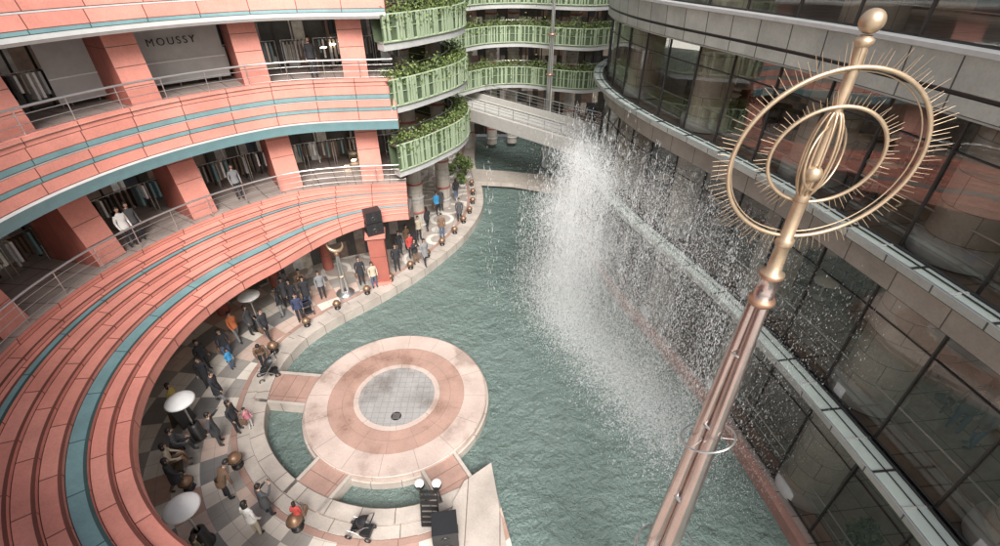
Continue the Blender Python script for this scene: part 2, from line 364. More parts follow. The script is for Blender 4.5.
for i,a in enumerate(range(98,240,3)):
    d=Vector((math.cos(rad(a)),math.sin(rad(a)))); 
    for z0,h in ((5.5,3.4),(10.8,2.9)):
        p=C+d*15.6; b.box((p.x,p.y,z0+h/2),(.08,.07,h),M['blackm'] if i%3 else M['white'],rad(a))
        if i%2==0: # garment rack with hanging clothes
            p=C+d*14.9; t=Vector((-d.y,d.x)); wd=U(.5,.9)
            for sg in (-1,1): b.cyl((p.x+t.x*wd*sg,p.y+t.y*wd*sg,z0),(p.x+t.x*wd*sg,p.y+t.y*wd*sg,z0+1.5),.025,.025,M['steel'],6)
            b.cyl((p.x-t.x*wd,p.y-t.y*wd,z0+1.5),(p.x+t.x*wd,p.y+t.y*wd,z0+1.5),.02,.02,M['steel'],6)
            for k in range(7):
                q=p+t*(wd*(-.85+.28*k)); hh=U(.6,1.0); b.box((q.x,q.y,z0+1.45-hh/2),(.42,.09,hh),random.choice([M['white'],M['brown'],M['beige'],M['grey'],M['black'],M['tealp']]),rad(a))
        if i%2:
            p=C+d*14.2; b.cyl((p.x,p.y,z0+h+.02),(p.x,p.y,z0+h+.05),.10,.10,M['lamp'],8)
for i,a in enumerate(range(100,262,7)):
    p=C+Vector((math.cos(rad(a)),math.sin(rad(a))))*12.6
    if i%2: b.cyl((p.x,p.y,0),(p.x,p.y,3.5),.3,.3,M['red_d'],14)
    else: b.cyl((p.x,p.y,3.5),(p.x,p.y,3.54),.14,.14,M['lamp'],8)
b.build('shopfronts',red)
b=MB()
for a0,a1 in ((129,143),(149,156)):
    AA=[a0+(a1-a0)*k/6 for k in range(7)]; b.strip([arc(14.6,11.0,AA),arc(14.6,13.3,AA)],M['grey']); b.strip([arc(14.6,11.9,AA),arc(14.55,11.9,AA),arc(14.55,11.95,AA)],M['white'])
b.build('shop_sign_panels',red)
tx=bpy.data.curves.new('shop_sign_text','FONT'); tx.body='MOUSSY'; tx.size=.42; tx.extrude=.02; tx.align_x='CENTER'; tx.space_character=1.35
to=bpy.data.objects.new('shop_sign_text',tx); bpy.context.collection.objects.link(to); aa=137
to.location=(C.x+14.45*math.cos(rad(aa)),C.y+14.45*math.sin(rad(aa)),12.6); to.rotation_euler=(math.pi/2,0,rad(aa-90)); tx.materials.append(M['black']); to.parent=red
b=MB()
def pier(a,z0,z1,lean,ri,wd=1.15):
    d=Vector((math.cos(rad(a)),math.sin(rad(a)),0)); t=Vector((-d.y,d.x,0)); c3=Vector((C.x,C.y,0))
    def q(r,s,z): return c3+d*r+t*s*wd/2+Vector((0,0,z))
    i0,i1,o=ri,ri+lean,ri+2.6
    f=[[q(i0,-1,z0),q(i0,1,z0),q(i1,1,z1),q(i1,-1,z1)],[q(i0,-1,z0),q(i1,-1,z1),q(o,-1,z1),q(o,-1,z0)],[q(i0,1,z0),q(o,1,z0),q(o,1,z1),q(i1,1,z1)],[q(o,-1,z0),q(o,-1,z1),q(o,1,z1),q(o,1,z0)]]
    H=z1-z0
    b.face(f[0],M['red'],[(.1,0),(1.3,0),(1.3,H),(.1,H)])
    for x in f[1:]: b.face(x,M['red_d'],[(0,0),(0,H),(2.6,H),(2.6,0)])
    for k in range(1,4):
        zz=z0+H*k/4; rr=i0+(i1-i0)*k/4; b.face([q(rr-.006,-.98,zz-.012),q(rr-.006,.98,zz-.012),q(rr-.006,.98,zz+.012),q(rr-.006,-.98,zz+.012)],M['brown'])
for a in (105,125,145,165,185,205,225): 
    pier(a,5.5,8.95,.75,r_out(a)+.35); 
for a in (105,126,147,168,189,210): pier(a,10.8,13.7,.4,r_out(a)+.5)
b.build('sloped_piers',red)
# ------------------------------------------------------------ planter balcony buildings
def balcony_building(name,path,back,levels,cols,plant=1.5,wall=None,slatstep=.2):
    root=empty(name); p=catmull(path,.3); n=normals(p)
    o=lambda d,z:[(q.x+m.x*d,q.y+m.y*d,z) for q,m in zip(p,n)]
    pb=MB(); sl=MB(); lv=MB(); fb=MB()
    for z0,z1 in levels:
        fb.poly([tuple(x) for x in p]+back,z0-.35,z0-.02,M['floor'],M['grey'],bottom=True)
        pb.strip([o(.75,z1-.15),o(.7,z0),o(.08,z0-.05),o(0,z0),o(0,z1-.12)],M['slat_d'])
        pb.strip([o(0,z1-.2),o(.75,z1-.2)],M['bark'])
        pb.tube(o(-.03,z1-.1),.05,M['slat'],6); pb.tube(o(-.03,z0+.02),.06,M['slat'],6); pb.tube(o(-.05,(z0+z1)/2),.02,M['slat'],4)
        acc=0
        for i in range(len(p)-1):
            L=(p[i+1]-p[i]).length; acc+=L
            while acc>slatstep:
                acc-=slatstep; q=p[i].lerp(p[i+1],R()); ang=math.atan2(n[i].y,n[i].x)
                sl.box((q.x-n[i].x*.05,q.y-n[i].y*.05,(z0+z1)/2-.05),(.07,.11,z1-z0-.1),M['slat'],ang)
            for _ in range(int(L*230)):
                s_=U(-.16,.85); q=p[i].lerp(p[i+1],R())
                clump=.5+.5*math.sin(i*.9+z0*3)
                c=Vector((q.x+n[i].x*s_,q.y+n[i].y*s_,z1-.12+abs(random.gauss(0,.16))*(1.3+clump*.8 if s_>0 else .3)-(0 if s_>0 else abs(random.gauss(0,.25))*(.6+1.3*clump))))
                z=U(.045,.10); a=Vector((U(-1,1),U(-1,1),U(-.7,.7))).normalized()*z; bb=a.cross(Vector((U(-1,1),U(-1,1),U(-1,1)))).normalized()*z*.55
                lv.face([c-a,c+bb,c+a,c-bb],M[random.choice(['leaf1','leaf1','leaf2','leaf2','leaf3'])])
        fb.rail([(q.x+m.x*1.0,q.y+m.y*1.0,z0) for q,m in zip(p,n)],z1-z0+.25,step=2)
    for c in cols:
        fb.tube([(c[0],c[1],0),(c[0],c[1],16.5)],.5,M['col'],20)
        for z in range(0,16): fb.lathe((c[0],c[1],z+.5),[(.5,0),(.56,.03),(.56,.12),(.5,.15)],M['red_d'] if z%2 else M['grey'],20)
    if wall:
        fb.strip([[(x,y,0) for x,y in wall],[(x,y,16.5) for x,y in wall]],M['shop'])
        for (x0,y0),(x1,y1) in zip(wall,wall[1:]):
            for k in range(12):
                t=k/12; 
                for z in (0,6.2,9.4,12.4): fb.box((x0+(x1-x0)*t,y0+(y1-y0)*t-.1,z+1.4),(.1,.1,2.8),M['blackm'])
                for z in (5.7,9.0,12.0,15.1):
                    if k%2: fb.box((x0+(x1-x0)*t,y0+(y1-y0)*t-1.5,z),(.25,.25,.04),M['lamp'])
    pb.build('planter_troughs',root); sl.build('green_slats',root); lv.build('trailing_plants',root); fb.build('floors_and_columns',root)
    return root
LV=[(6.25,7.75),(9.6,10.95),(12.5,13.75)]
balcony_building('planter_balcony_building',[(-5.4,23.9),(-4.5,24.9),(-3.5,26.4),(-2.5,28.2),(-2.05,30.2),(-2.3,32),(-3.4,33.6),(-5,35),(-7.5,37)],[(-9,37),(-8.5,32),(-6.4,28),(-5.8,24.4)],LV+[(15.6,16.9)],[(-4.25,32.6),(-5.6,28.6)],wall=[(-9,27),(-8,33),(-7.6,40)])
balcony_building('rear_balcony_building',[(-8,37.5),(-5,39),(-3.2,41.3),(-1,43.6),(2,44.2),(5,42.8),(7.4,42.2),(10,43.5),(14,44)],[(14,60),(-8,60)],LV+[(15.6,16.9)],[(-3,45.5),(1.2,47),(6.5,45.6),(-.8,46.6)],wall=[(-12,48),(-2,49.5),(4,49.5),(14,49)],slatstep=.25)
# ------------------------------------------------------------ bridges
br=MB(); a=Vector((-5.5,42.6)); c=Vector((7.5,29.2)); d=(c-a).normalized(); n=Vector((-d.y,d.x))
def bp(t,s,z): q=a.lerp(c,t)+n*s; return (q.x,q.y,z)
br.strip([[bp(t/8,s_,z_) for t in range(9)] for s_,z_ in ((0,4.3),(-.15,4.4),(-.15,5.35),(.1,5.4),(.1,5.05),(3.4,5.05),(3.4,5.5),(3.6,5.5),(3.6,4.3),(0,4.3))],M['concrete'])
br.rail([bp(t/24,0,5.4) for t in range(25)],.8); br.rail([bp(t/24,3.5,5.5) for t in range(25)],.9)
br.strip([[bp(t/8,.4,5.06) for t in range(9)],[bp(t/8,1.0,5.06) for t in range(9)]],M['brown'])
br.build('pedestrian_bridge')
fb=MB(); fb.poly([(-2.2,36.8),(1,36.4),(4,35.2),(7.5,33.8),(8,36.6),(4.5,38),(1,38.9),(-2.6,39.6)],-.25,.12,M['deck'],M['rim'],bottom=True); fb.build('low_footbridge')
# ------------------------------------------------------------ glass facade building
gb=empty('glass_facade_building')
F=catmull([(13,40),(9.3,36),(7.1,32.6),(6.15,29),(6.2,25),(6.95,21.2),(8.1,17.6),(9.1,14.2),(9.7,11),(10.1,8),(10.35,5),(10.5,1),(10.6,-6)],.45); nF=normals(F)
fo=lambda d,z:[(q.x+m.x*d,q.y+m.y*d,z) for q,m in zip(F,nF)]
b=MB()
b.strip([fo(-.35,-1),fo(-.35,.02),fo(-.05,.02),fo(-.05,-.1)],M['kerb'])
b.strip([fo(-.05,-.02),fo(7,-.02)],M['floor'])
b.strip([fo(.6,4.15),fo(.15,4.15),fo(.12,4.95),fo(-.1,4.98)],[M['soffit'],M['beige'],M['beige']])
b.strip([fo(.1,8.8),fo(.05,8.8),fo(.02,9.78),fo(.3,9.8)],M['beige'])
b.strip([fo(7,8.82),fo(.12,8.82)],M['soffit']); b.strip([fo(7,4.17),fo(.3,4.17)],M['soffit'])
b.strip([fo(.15,5.0),fo(7,5.0)],M['floor']); b.strip([fo(.15,9.9),fo(7,9.9)],M['floor'])
b.strip([fo(.6,13.1),fo(-.15,13.1),fo(-.22,13.16),fo(-.24,13.5),fo(-.21,13.52),fo(-.21,13.56),fo(-.25,13.58),fo(-.3,14.25),fo(-.38,14.28),fo(-.38,14.38),fo(.2,14.4)],[M['soffit'],M['grey'],M['pale'],M['blackm'],M['blackm'],M['blackm'],M['pale'],M['grey'],M['grey'],M['grey']])
b.strip([fo(7,13.05),fo(.2,13.05)],M['soffit']); b.strip([fo(.15,14.3),fo(7,14.3)],M['floor']); b.strip([fo(0,18.6),fo(.0,20),fo(7,20)],M['pale'])
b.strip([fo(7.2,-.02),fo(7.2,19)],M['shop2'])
b.build('floors_and_spandrels',gb)
b=MB()
for z,w0 in ((5.12,.8),(10.02,.65)):
    b.tube(fo(-w0,z),.035,M['steel'],6); b.tube(fo(-.12,z+.02),.04,M['blackm'],6); b.tube(fo(-w0*.5,z+.01),.018,M['blackm'],4)
    b.strip([fo(-w0,z-.03),fo(-.1,z-.01)],M['glassc']); b.strip([fo(-w0-.02,z-.2),fo(-w0-.04,z+.02)],M['pale'])
    b.strip([fo(-w0,z-.21),fo(.05,z-.28)],M['beige'])
    for i in range(0,len(F),2):
        q,m=F[i],nF[i]; b.box((q.x-m.x*w0*.52,q.y-m.y*w0*.52,z+.005),(w0*.9,.05,.03),M['blackm'] if i%4 else M['grey'],math.atan2(m.y,m.x))
b.build('glazed_ledges',gb)
b=MB()
for d,z0,z1 in ((.22,.05,4.15),(.12,5.05,8.8),(.1,9.9,13.1),(.05,14.35,18.6)): b.strip([fo(d,z0),fo(d,z1)],M['glass'],sm=True)
b.build('curtain_glass',gb)
b=MB()
for d,z0,z1 in ((.2,.02,4.15),(.1,5.03,8.8),(.08,9.88,13.1),(.03,14.35,18.6)):
    for i in range(0,len(F),4):
        q,m=F[i],nF[i]; b.box((q.x+m.x*d,q.y+m.y*d,(z0+z1)/2),(.08,.04,z1-z0),M['blackm'],math.atan2(m.y,m.x))
    b.tube(fo(d,z0+.05),.04,M['blackm'],4); b.tube(fo(d+.35,z0+1.05),.03,M['steel'],5); b.tube(fo(d+.35,z0+.6),.015,M['steel'],4); b.tube(fo(d,z1-.7),.025,M['blackm'],4)
b.build('mullions',gb)
b=MB()
def atF(Y,o):
    i=min(range(len(F)),key=lambda k:abs(F[k].y-Y)); return F[i]+nF[i]*o
for Y in (31,25,19.6,14.2,9.6,5.2,1):
    q=atF(Y,1.05)
    b.tube([(q.x,q.y,z) for z in (0,5,10,14,19)],.78,M['col'],28)
    for z in (.0,5.05,9.95): b.lathe((q.x,q.y,z),[(.78,.5),(.95,.42),(.95,0)],M['grey'],28)
for _ in range(80):
    Y=U(2,28); z=random.choice([4.15,8.8,13.03]); q=atF(Y,U(2,5)); b.cyl((q.x,q.y,z-.05),(q.x,q.y,z),.11,.11,M['lamp'],8)
for _ in range(50): # cafe tables with chairs
    Y=U(2,28); z=random.choice([0,5.0,9.9]); q=atF(Y,U(2.4,5.5)); c_=random.choice([M['brown'],M['white'],M['beige']])
    b.lathe((q.x,q.y,z),[(.25,.01),(.25,.04),(.04,.06),(.04,.7),(.42,.71),(.42,.75),(0,.76)],c_,16)
    for k in range(3):
        a_=U(0,6.28); cx,cy=q.x+.75*math.cos(a_),q.y+.75*math.sin(a_); b.box((cx,cy,z+.44),(.42,.42,.05),M['brown'],a_); b.box((cx+.2*math.cos(a_),cy+.2*math.sin(a_),z+.7),(.05,.4,.45),M['brown'],a_)
        for sx in(-1,1):
            for sy in(-1,1): b.box((cx+.17*sx,cy+.17*sy,z+.22),(.04,.04,.42),M['blackm'])
b.build('stone_columns_and_interior',gb)
# ------------------------------------------------------------ ring sculpture
def ringpts(c,r,ax,ay,n=72): return [c+ax*(r*math.cos(2*math.pi*k/n))+ay*(r*math.sin(2*math.pi*k/n)) for k in range(n)]
rt=empty('ring_sculpture'); s=MB(); X0,Y0=3.5,4.98
cen=Vector((X0,Y0,0))
for k in range(3):
    a=rad(30+120*k)
    s.tube([cen+Vector((math.cos(a)*.23,math.sin(a)*.23,-1)),cen+Vector((math.cos(a)*.19,math.sin(a)*.19,6)),cen+Vector((math.cos(a)*.075,math.sin(a)*.075,12.2))],[.2,.16,.075],M['chrome'],18)
s.tube([cen+Vector((0,0,-1)),cen+Vector((0,0,12.1))],[.2,.06],M['steel'],12)
for z in (7.5,9.6,11.2):
    q=.36-.019*z; s.lathe((X0,Y0,z),[(.15,0),(q,.0),(q,.04),(.15,.04)],M['steel'],20)
s.lathe((X0,Y0,12.1),[(.05,0),(.15,.0),(.17,.05),(.165,.09),(.12,.12),(.12,.42),(.15,.45),(.15,.5),(.09,.54),(.08,.9),(.1,.92),(.1,1.0),(.075,1.02),(.07,1.5),(.08,1.52),(.08,1.58),(.062,1.62),(.055,3.24)],[M['copper'],M['copper'],M['copper'],M['copper'],M['chrome'],M['copper'],M['copper'],M['gold'],M['gold'],M['copper'],M['gold'],M['gold'],M['gold'],M['copper'],M['gold'],M['gold'],M['gold']],20)
s.sph((X0,Y0,15.46),.11,M['gold'],24); s.lathe((X0,Y0,15.24),[(.055,0),(.085,.03),(.085,.07),(.055,.09)],M['gold'],16)
s.build('shaft',rt)
s=MB(); rc=Vector((X0+.06,Y0-.02,14.10)); ax=Vector((1,-.10,.03)).normalized(); az=Vector((0.0,-.04,1)).normalized()
def spikes(rc,r,ax,az,n,l0,l1,w_):
    for k in range(n):
        a=2*math.pi*(k+U(-.2,.2))/n; d=ax*math.cos(a)+az*math.sin(a); nn=ax.cross(az)
        s.cyl(rc+d*(r-.02),rc+d*(r+U(l0,l1))+nn*U(-.05,.05),w_,w_*.5,M['gold'],5)
s.tube(ringpts(rc,.97,ax,az),.024,M['gold'],10,closed=True); spikes(rc,.97,ax,az,110,.13,.24,.0048)
s.tube(ringpts(rc+Vector((0,.04,0)),.925,ax,az),.008,M['gold'],6,closed=True)
ax2=Vector((1,-.18,.12)).normalized(); az2=Vector((-.12,-.08,.98)).normalized()
c2=rc+Vector((.0,.0,.04)); s.tube(ringpts(c2,.56,ax2,az2),.021,M['gold'],10,closed=True); spikes(c2,.56,ax2,az2,76,.09,.17,.0045)
s.tube(ringpts(c2,.36,Vector((.8,.5,.2)).normalized(),Vector((-.2,0,.98))),.014,M['gold'],8,closed=True)
s.build('spiked_rings',rt)
s=MB()
s.sph((X0-.05,Y0-.09,13.98),.095,M['gold'],20)
for k in range(5):
    t=math.pi*k/5; a1=Vector((math.cos(t),math.sin(t),0)); pts=[Vector((X0,Y0,14.15))+a1*(.15*math.sin(u))+Vector((0,0,.50*math.cos(u))) for u in [math.pi*j/14 for j in range(15)]]
    s.tube(pts,.014,M['gold'],6)
    s.tube([Vector((2*X0-p.x,2*Y0-p.y,p.z)) for p in pts],.014,M['gold'],6)
s.build('centre_cage',rt)
s=MB()
for z,r,tl in ((9.25,.42,.35),(5.6,.55,.25),(5.1,.58,-.2)):
    s.tube(ringpts(Vector((X0,Y0,z)),r,Vector((1,0,tl)).normalized(),Vector((0,1,-tl)).normalized(),40),.018,M['steel'],8,closed=True)
    for k in range(3): a=rad(90+120*k); s.cyl((X0,Y0,z),(X0+r*math.cos(a),Y0+r*math.sin(a),z+(tl*r*(math.cos(a)-math.sin(a)))*.97),.01,.01,M['steel'],5)
s.build('collar_hoops',rt)
s=MB(); fx,fy=4.15,41.5
s.tube([(fx,fy,-.5),(fx,fy,8),(fx,fy,13)],[.28,.22,.12],M['steel'],14); s.tube([(fx,fy,13),(fx,fy,16)],[.1,.06],M['gold'],10)
s.tube(ringpts(Vector((fx,fy,14.6)),1.0,Vector((1,0,0)),Vector((0,.2,.98))),.045,M['gold'],8,closed=True); s.tube(ringpts(Vector((fx,fy,14.6)),.55,Vector((.9,.4,0)),Vector((0,0,1))),.04,M['gold'],8,closed=True)
s.sph((fx,fy,16.1),.2,M['gold'],14); 
for z in (3,7.5,10.5): s.lathe((fx,fy,z),[(.2,0),(.36,.02),(.36,.14),(.2,.16)],M['copper'],14)
s.build('ring_sculpture.001')
s=MB(); mx,my=-8.75,21.3
for k in range(3):
    a=rad(120*k); s.tube([(mx+.17*math.cos(a),my+.17*math.sin(a),0),(mx+.05*math.cos(a),my+.05*math.sin(a),2.6)],[.09,.05],M['steel'],10)
s.lathe((mx,my,0),[(.5,0),(.5,.1),(.34,.14),(.3,.2),(.1,.22)],M['steel'],20)
s.lathe((mx,my,1.2),[(.1,0),(.2,.02),(.2,.07),(.1,.09)],M['gold'],14); s.lathe((mx,my,2.55),[(.06,0),(.15,.03),(.12,.2),(.05,.3)],M['copper'],14)
pts=[];rs=[]
for j in range(17):
    t=j/16; a=rad(200+ t*240-60); pts.append((mx+.42*math.cos(a)*1.0,my,3.25+.42*math.sin(a))); rs.append(.012+.10*math.sin(math.pi*t)**1.2)
s.tube(pts,rs,M['gold'],10); s.build('crescent_sculpture')
# ------------------------------------------------------------ street furniture
M['bron']=mat('bronze_ball',(.30,.18,.11),.4,.5,.3,8)
def bollard(x,y,sz=1.0):
    s=MB(); s.lathe((x,y,.01),[(.16*sz,0),(.16*sz,.08),(.08*sz,.1),(.08*sz,.2)],M['blackm'],14)
    s.lathe((x,y,.18*sz),[(.06*sz,0),(.15*sz,.04*sz),(.2*sz,.14*sz),(.2*sz,.2*sz),(.15*sz,.3*sz),(.06*sz,.35*sz),(.0,.36*sz)],M['bron'],16); s.lathe((x,y,.33*sz),[(.195*sz,0),(.215*sz,.01),(.215*sz,.04),(.195*sz,.05)],M['blackm'],16); s.build('bollard')
acc=0; 
i0=min(range(len(Er)),key=lambda k:(Er[k]-Vector((-9.9,17.0))).length)
for i in range(i0,len(Er)-1):
    acc+=(Er[i+1]-Er[i]).length
    if Er[i].y>38: break
    if acc>1.5: acc=0; q=Er[i]+nr[i]*.75; bollard(q.x,q.y)
for x,y,z in ((-9.87,10.5,1.3),(-6.8,8.2,1.3),(-10.9,16.6,1.2),(-11.2,9.6,1.2)): bollard(x,y,z)
def heater(x,y):
    s=MB(); s.lathe((x,y,.01),[(.3,0),(.3,.06),(.24,.1),(.22,.75),(.1,.8)],M['blackm'],18); s.cyl((x,y,.8),(x,y,1.9),.035,.035,M['steel'],8)
    s.lathe((x,y,1.72),[(.05,0),(.13,.02),(.12,.3),(.08,.34)],M['steel'],14)
    s.lathe((x,y,2.1),[(.5,-.01),(.52,.0),(.48,.06),(.3,.12),(.1,.16),(0,.17)],M['white'],28); s.lathe((x,y,2.09),[(.5,0),(0,.03)],M['steel'],28)
    s.build('patio_heater')
for q in ((-12.3,18.3),(-12.0,11.8),(-9.64,7.71),): heater(*q)
def stroller(x,y,a,col):
    s=MB(); Mx=Matrix.Rotation(a,3,'Z'); o=Vector((x,y,0)); t=lambda *v:o+Mx@Vector(v)
    for sx in (-.24,.24):
        for sy in (-.32,.36):
            c=t(sx,sy,.12); s.tube(ringpts(c,.10,Mx@Vector((0,1,0)),Vector((0,0,1)),14),.024,M['black'],6,closed=True); s.cyl(t(sx-.02,sy,.12),t(sx+.02,sy,.12),.03,.03,M['steel'],8)
        s.tube([t(sx,.36,.12),t(sx,.05,.5),t(sx,-.35,.95),t(sx,-.5,1.02)],.016,M['steel'],6); s.tube([t(sx,-.32,.12),t(sx,.05,.5),t(sx,.3,.55)],.016,M['steel'],6)
    s.cyl(t(-.24,-.5,1.02),t(.24,-.5,1.02),.02,.02,M['black'],8); s.cyl(t(-.24,-.32,.12),t(.24,-.32,.12),.012,.012,M['steel'],6)
    for a0,b0 in (((.30,.36),(.05,.42)),((.05,.42),(-.12,.5)),((-.12,.5),(-.3,.9))):
        s.face([t(-.2,a0[0],a0[1]),t(.2,a0[0],a0[1]),t(.2,b0[0],b0[1]),t(-.2,b0[0],b0[1])],col)
    for sx in(-.2,.2): s.face([t(sx,.3,.36),t(sx,-.12,.5),t(sx,-.3,.9),t(sx,-.1,.72),t(sx,.2,.55)],col)
    rows=[]
    for j in range(7):
        u=rad(-10+j*22); rows.append([t(.22*math.cos(math.pi*k/8),-.28+.34*math.sin(u)*math.sin(math.pi*k/8)+.0,.78+.28*math.cos(u)*math.sin(math.pi*k/8)) for k in range(9)])
    s.grid(rows,col); s.box(t(0,-.2,.25),(.34,.36,.16),M['black'],a); s.build('baby_stroller')
navy=mat('navy_cloth',(.03,.035,.06),.8)
stroller(-10.5,15.0,2.2,M['black']); stroller(-10.3,19.6,.6,navy); stroller(-4.6,8.0,1.4,M['black'])
def speaker(x,y,z,a,sz,name='loudspeaker'):
    s=MB(); Mx=Matrix.Rotation(a,3,'Z'); o=Vector((x,y,z)); w_,d_,h_=sz
    s.box(o+Vector((0,0,h_/2)),sz,M['black'],a)
    for zz,r in ((h_*.3,min(w_,h_)*.3),(h_*.75,min(w_,h_)*.16)):
        c=o+Mx@Vector((0,-d_/2-.005,zz)); s.tube([c,c+Mx@Vector((0,-.02,0))],[r,r*.9],M['blackm'],18); c2=c+Mx@Vector((0,-.03,0)); s.sph(c2,r*.35,M['blackm'],8)
    for sx in(-1,1): s.box(o+Mx@Vector((sx*(w_/2+.01),0,h_*.6)),(.02,d_*.35,.06),M['blackm'],a)
    for xx in (-1,1):
        for yy in (-1,1): s.box(o+Mx@Vector((xx*w_*.4,yy*d_*.4,.0)),(.06,.06,.03),M['steel'],a)
    s.build(name)
speaker(-1.75,7.7,.02,.15,(.8,.75,1.25))
s=MB(); px_,py_=-6.9,22.6
s.box((px_,py_,1.55),(.9,.9,3.1),M['red_d'],.2); s.box((px_,py_,3.15),(1.1,1.1,.14),M['red'],.2); s.box((px_,py_,.1),(1.05,1.05,.2),M['red'],.2); s.build('speaker_pillar')
speaker(px_,py_,3.24,.5,(.9,.7,.7)); speaker(px_+.02,py_,3.97,.5,(.85,.65,.65))
s=MB(); lx,ly=-2.35,8.75
for dx in (-.28,.28):
    s.tube([(lx+dx,ly-.5,.02),(lx+dx,ly,1.5)],.03,M['blackm'],6); s.tube([(lx+dx,ly+.4,.02),(lx+dx,ly,1.5)],.03,M['blackm'],6)
    s.sph((lx+dx,ly,1.72),.16,M['white'],16,(1,1,.8)); s.lathe((lx+dx,ly,1.5),[(.04,0),(.15,.03),(.17,.14)],M['blackm'],14); s.sph((lx+dx,ly-.13,1.70),.06,M['black'],10)
for k in range(7): s.box((lx,ly-.5+.07*k,.08+.21*k),(.56,.12,.04),M['blackm'])
s.build('stage_light_stand')
s=MB(); 
for k,(x,y,a) in enumerate(((-13.0,12.4,.3),)):
    s.box((x,y,.75),(.7,.05,1.3),M['brown'],a,Matrix.Rotation(1.4,3,'Z')@Matrix.Rotation(.2,3,'X')); s.box((x+.2,y,.72),(.7,.05,1.3),M['black'],a,Matrix.Rotation(1.4,3,'Z')@Matrix.Rotation(-.2,3,'X')); s.box((x-.04,y,.85),(.5,.02,.8),M['white'],a,Matrix.Rotation(1.4,3,'Z')@Matrix.Rotation(.2,3,'X'))
s.build('a_frame_sign')
def bush(name,x,y,h,r,z0=0):
    s=MB(); s.lathe((x,y,z0),[(.0,0.01),(.24*r*2,.01),(.32*r*2,.4),(.28*r*2,.4),(.26*r*2,.34),(0,.34)],M['concrete'],16)
    for k in range(7):
        a=U(0,6.28); e=Vector((x+math.cos(a)*r*.6*R(),y+math.sin(a)*r*.6*R(),z0+h*U(.6,.95))); s.tube([(x,y,z0+.3),Vector((x,y,z0+.3)).lerp(e,.5)+Vector((U(-.1,.1),U(-.1,.1),.05)),e],[.035,.02,.008],M['bark'],5)
        s.leaves(e,(r*.5,r*.5,r*.5),70,.10)
    s.leaves((x,y,z0+h*.62),(r,r,h*.35),160,.10); s.build(name)
for x,y,h,r in ((-2.9,37.5,1.9,.7),(-3.5,38.9,1.6,.6),(-4.2,37.6,1.3,.5),(-3.1,35.8,1.2,.5)): bush('potted_shrub',x,y,h,r)
for x,y in ((11.0,6.2),(11.3,7.4)): bush('potted_shrub',x,y,1.6,.5,0.0)
# ------------------------------------------------------------ fountain : falling water curtain, plumes, splash
fs=MB(); dm=fs.mi(M['drop']); G=random.gauss
def drop(p,l,r):
    k=len(fs.v); x,y,z=p; fs.v+=[(x,y,z+l),(x-r,y,z),(x+r*.5,y+r*.87,z),(x+r*.5,y-r*.87,z),(x,y,z-l*.6)]
    for f in ((0,1,2),(0,2,3),(0,3,1),(4,2,1),(4,3,2),(4,1,3)): fs.f.append(tuple(k+i for i in f)); fs.m.append(dm); fs.u.append([(0,0)]*3); fs.s.append(False)
def fine(x,y,z,l,r): # tiny flake of spray
    k=len(fs.v); a=U(0,6.28); dx,dy=r*math.cos(a),r*math.sin(a)
    fs.v+=[(x-dx,y-dy,z),(x+dx,y+dy,z+U(-.3,.3)*l),(x,y,z+l)]; fs.f.append((k,k+1,k+2)); fs.m.append(dm); fs.u.append([(0,0)]*3); fs.s.append(False)
def strand(x,y,top,n,w0,w1,lmax=.22,rmax=.014,pw=.85):
    for _ in range(n):
        t=R()**pw; w_=w0+(w1-w0)*t; z=top-(top+.4)*t
        drop((x+G(0,w_),y+G(0,w_),z),U(.03,lmax)*(1 if R()<.6 else .35),U(.004,rmax))
for _ in range(80):
    strand(3.1+G(0,.95),20.3+G(0,1.5),U(6,9.6),150,.06,.34,.22,.013,.8)
for _ in range(46):
    strand(4.6+G(0,.9),22.0+G(0,1.9),U(6.5,10.6),120,.05,.28,.22,.012,.9)
for _ in range(84):
    Y=U(12,25.5); q=atF(Y,-U(.7,3.1)); strand(q.x,q.y,U(6,9.9),120,.04,.28,.18,.012,1.0)
for _ in range(34):
    Y=U(9.5,17); q=atF(Y,-U(1,3.2)); strand(q.x,q.y,U(4,8.2),70,.06,.35,.10,.011,1.0)
for _ in range(150000): # billowing mist body of the main fall
    t=R()**.8; z=9.0*(1-t)-.35; sp=.5+1.05*t**.8; cx,cy=3.35,20.3
    if R()<.38: cx,cy=4.7,21.9
    cx+=.45*math.sin(z*1.7+cy); fine(cx+G(0,.78)*sp,cy+G(0,1.0)*sp,z+U(-.1,.1),U(.02,.08),U(.004,.011))
for _ in range(130000): # drifting spray along the facade
    Y=min(27,max(9,G(17.8,4.0))); q=atF(Y,-abs(G(1.8,1.2))-.35); fine(q.x+G(0,.2),q.y+G(0,.25),9.4*(R()**1.15)-.35,U(.015,.07),U(.004,.010))
for _ in range(100000): # low spray hanging over the water
    t=R(); fine(3.0+t*4.2+G(0,1.0),20.8-t*9.2+G(0,1.4),-.4+abs(G(0,.6)),U(.015,.06),U(.004,.011))
for _ in range(5200):
    t=R(); x=3.0+t*4.4+G(0,.85); y=20.8-t*9+G(0,1.1)
    drop((x,y,-.42+abs(G(0,.13))),U(.01,.05),U(.008,.03))
fs.build('fountain_spray')
ff=MB()
for _ in range(3600):
    t=R(); x=3.0+t*4.2+G(0,.8); y=20.6-t*9+G(0,1.1); r=U(.02,.11); z=-.445+U(0,.012); k=6; ph=U(0,6)
    ff.face([(x+r*U(.4,1)*math.cos(ph+2*math.pi*i/k),y+r*U(.4,1)*math.sin(ph+2*math.pi*i/k),z) for i in range(k)],M['foam'])
ff.build('water_foam')
